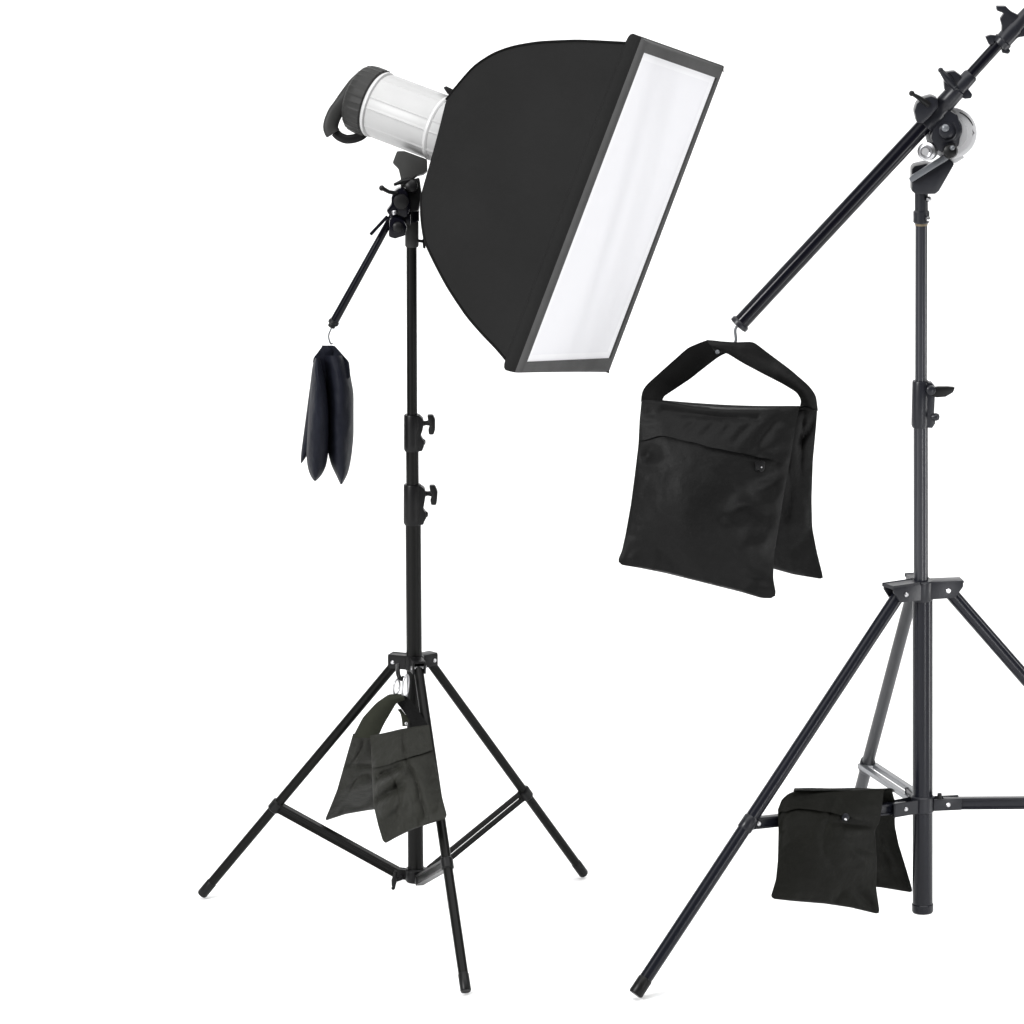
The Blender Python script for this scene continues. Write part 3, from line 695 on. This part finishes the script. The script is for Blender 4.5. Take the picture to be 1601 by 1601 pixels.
# ------------------------------------------------------------------ the big black bag on the long boom
yk = ybm
BB = thing('sandbag', 'big black saddle sandbag hanging from the lower end of the long boom', 'sandbag', PY(1110, 930, yk), 'sandbags')
pl = Pillow([(1003, 625), (1035, 626), (1080, 633), (1130, 637), (1190, 638), (1250, 636)], [(963, 882), (1000, 888), (1040, 896), (1100, 911), (1160, 926), (1190, 935), (1215, 936)],
            [(1003, 625), (1000, 655), (998, 695), (992, 745), (986, 790), (978, 835), (972, 862), (963, 882)],
            [(1250, 636), (1243, 670), (1236, 715), (1226, 770), (1218, 820), (1210, 870), (1209, 905), (1215, 936)],
            lambda u, v: yk - .035 - .085 * v, .095,
            [(.36, .09, .30, .15, .018, -.002), (.50, .07, .41, .18, .022, -.0028), (.60, .08, .54, .16, .02, -.0022), (.74, .06, .62, .19, .024, -.0032), (.88, .06, .78, .2, .03, -.003), (.70, .26, .98, .24, .03, -.003),
             (.15, .05, .75, .055, .018, -.007), (.0, .34, .12, .32, .04, -.008), (.62, .60, .95, .42, .05, -.009), (.60, .62, .78, .74, .06, .009), (.72, .52, .98, .60, .045, -.009), (.80, .44, .98, .36, .03, -.007), (.78, .78, .97, .70, .045, .007), (.85, .95, .80, .99, .03, -.008), (.83, .88, .99, .90, .03, -.007), (.3, .45, .45, .9, .12, .004)], 3.3, n=96, rough=.0028, corner=5.0, fold=-.007)
fp = pl.mesh().build('front_pouch', 'bag_black', BB)
pl.flap([.245, .205, .215, .235, .25, .27, .30], off=.006).build('zip_flap', 'bag_black', fp)
zc = pl.front(int(.31 * 95), int(.82 * 95), .006)
mb = MB(); mb.prism([zc + V((x, 0, y_)) for x, y_ in ((-.014, .006), (-.004, .004), (.002, .010), (.012, .008), (.010, -.014), (.002, -.020), (-.004, -.012), (-.012, -.016))], (0, .008, 0), .002); mb.build('zip_pull', 'plastic', fp)
MB().ball(zc + V((.003, -.006, -.006)), .0022, 12).build('zip_stud', 'chrome', fp)
pb = Pillow([(1180, 640), (1210, 642), (1245, 643), (1278, 640)], [(1150, 872), (1190, 884), (1240, 898), (1288, 906)],
            [(1180, 640), (1175, 700), (1160, 800), (1150, 872)], [(1278, 640), (1276, 668), (1271, 720), (1269, 780), (1270, 825), (1277, 862), (1288, 906)],
            lambda u, v: yk + .055 + .17 * v, .045, [(.75, .2, .95, .08, .03, -.006), (.7, .85, .95, .75, .04, -.006), (.6, .7, .9, .65, .05, .005)], 8.3, n=56)
pb.mesh().build('back_pouch', 'bag_black', BB)
strap([(1002, 628), (1003, 613), (1010, 602), (1040, 575), (1076, 543), (1106, 531), (1124, 533)], [(1036, 626), (1036, 621), (1050, 612), (1080, 592), (1105, 572), (1125, 557), (1136, 552)],
      [yk - .03, yk - .028, yk - .02, yk - .005, yk + .004, yk + .006, yk + .004], .006, arch=.008, deep=.045).build('handle', 'webbing', BB)
strap([(1104, 531), (1120, 533), (1150, 535), (1178, 534), (1200, 551), (1235, 577), (1265, 603), (1276, 618), (1279, 642)],
      [(1116, 548), (1124, 551), (1136, 552), (1160, 567), (1190, 583), (1225, 601), (1246, 614), (1253, 626), (1248, 645)],
      [yk - .004, yk - .008, yk - .012, yk - .012, yk + .0, yk + .03, yk + .05, yk + .06, yk + .062], .006, n=60, arch=.010).build('handle', 'bag_black', BB)
MB().lathe(QP(1122, 550, -.016), (-.2, -1, .1), [(0, .0055), (.006, .0055), (.009, .003)], 18).build('snap', 'grey_paint', BB)
# gusset joining the pouches along the top
mb = MB(); rows = []
for i in range(12):
    f = i / 11
    rows.append([PY(1008 + (1248 - 1008) * u + 26 * f * u + f * 10 * (1 - u), 627 + 11 * math.sin(min(1, u * 1.3) * math.pi / 2) + 3 * f - 5 * math.sin(math.pi * f), yk - .035 + f * .10) for u in (k / 30 for k in range(31))])
mb.grid(rows); mb.grid([[p - V((0, 0, .004)) for p in r] for r in rows], flip=True)
mb.build('top_gusset', 'webbing', BB)

# ------------------------------------------------------------------ dark olive bag slung over the right stand's brace
bm0, bm1 = RB[0]
def by(u):
    px = 1216 + (1382 - 1216) * u
    t = (px - 1166) / (1425 - 1166); return bm0.lerp(bm1, max(0, min(1, t))).y
DB = thing('sandbag', 'dark olive sandbag folded over a brace between the right stand\'s legs', 'sandbag', PY(1290, 1420, by(.5)), 'sandbags')
pl = Pillow([(1216, 1266), (1222, 1250), (1232, 1241), (1247, 1235), (1290, 1235), (1340, 1234), (1382, 1234)], [(1204, 1405), (1240, 1409), (1290, 1413), (1330, 1419), (1376, 1430)],
            [(1216, 1266), (1217, 1300), (1216, 1345), (1213, 1375), (1204, 1405)], [(1382, 1234), (1379, 1262), (1375, 1286), (1368, 1298), (1371, 1345), (1370, 1388), (1376, 1430)],
            lambda u, v: by(u) - .012 - .050 * min(1, v * 2.2), .070,
            [(.6, .28, .98, .30, .035, -.007), (.72, .36, .95, .33, .04, .006), (.75, .50, .98, .47, .05, -.005), (.70, .44, .9, .62, .05, .004), (.05, .15, .5, .08, .04, -.003), (.8, .85, .97, .95, .05, -.004)], 5.5, n=80)
fp = pl.mesh().build('front_pouch', 'bag_dark_olive', DB)
pl.flap([.06, .155, .17, .19, .22, .26, .29], off=.005).build('zip_flap', 'bag_dark_olive', fp)
sp = pl.front(int(.245 * 79), int(.69 * 79), .012)
sn = MB().lathe(sp + V((0, .010, 0)), (0, -1, .1), [(0, .0095), (.006, .0105), (.010, .0085), (.011, .004)], 24).build('snap', 'plastic_blue', fp)
MB().ball(sp + V((0, -.0005, -.004)), .0045, 16).build('stud', 'chrome', sn)
pb = Pillow([(1300, 1236), (1340, 1235), (1370, 1234), (1394, 1234)], [(1290, 1375), (1340, 1383), (1380, 1388), (1428, 1396)],
            [(1300, 1236), (1298, 1290), (1294, 1335), (1290, 1375)], [(1394, 1234), (1400, 1255), (1399, 1290), (1405, 1320), (1416, 1355), (1428, 1396)],
            lambda u, v: by(.8) + .050 + .11 * v, .032, [(.6, .3, .9, .7, .08, .006)], 9.1, n=50)
pb.mesh().build('back_pouch', 'bag_dark_olive', DB)
mb = MB(); rows = []
for i in range(14):
    f = i / 13
    rows.append([PY(1240 + (1381 - 1240) * u + f * 13 * u + 6 * f, 1236 - 4 * math.sin(math.pi * f) + 1.5 * noise.noise(V((u * 4, f * 2, 1))), by(u) - .014 + f * .068) for u in (k / 30 for k in range(31))])
mb.grid(rows); mb.grid([[p - V((0, 0, .004)) for p in r] for r in rows], flip=True)
mb.build('saddle', 'bag_dark_olive', DB)

# ------------------------------------------------------------------ light
w = bpy.data.worlds.new('World'); sc.world = w; w.use_nodes = True
bg = w.node_tree.nodes['Background']; bg.inputs['Color'].default_value = (1, 1, 1, 1); bg.inputs['Strength'].default_value = 0.12
def area(name, loc, target, sx, sy, L, col=(1, 1, 1)):
    ld = bpy.data.lights.new(name, 'AREA'); ld.shape = 'RECTANGLE'; ld.size = sx; ld.size_y = sy
    ld.energy = L * sx * sy * math.pi; ld.color = col
    o = bpy.data.objects.new(name, ld); COL.objects.link(o); o.location = loc
    o.rotation_euler = (V(target) - V(loc)).to_track_quat('-Z', 'Y').to_euler(); return o
area('overhead_fill', (1, -1.0, 6.5), (1, -1.0, 0), 9, 9, 2.5)  # added above the set to burn the floor white and hide shadows
area('backdrop_fill', (1, -2.0, 6.5), (1, 4.5, 1.2), 10, 3, 2.2)  # added to wash the backdrop out to pure white
area('key_lamp', (-6.2, -6.2, 5.4), (0.5, 0, 1.0), 2.0, 2.0, 84.0)
area('highlight_strip', (2.25, -2.2, 0.70), (1.1, 0, 1.0), 0.14, 1.3, 24.0)  # unseen strip added to draw a streak along the boom
area('highlight_strip', (-2.9, -3.0, 0.85), (0, 0, 1.0), 0.22, 1.5, 14.0)  # unseen strip added for highlights on the left poles
area('highlight_strip', (3.2, -0.45, 0.90), (1.1, 0, 1.1), 0.30, 1.7, 16.0)  # unseen strip added for a streak down the right column

sc.render.engine = 'CYCLES'
sc.view_settings.view_transform = 'Standard'; sc.view_settings.look = 'None'
sc.view_settings.exposure = 0; sc.view_settings.gamma = 1
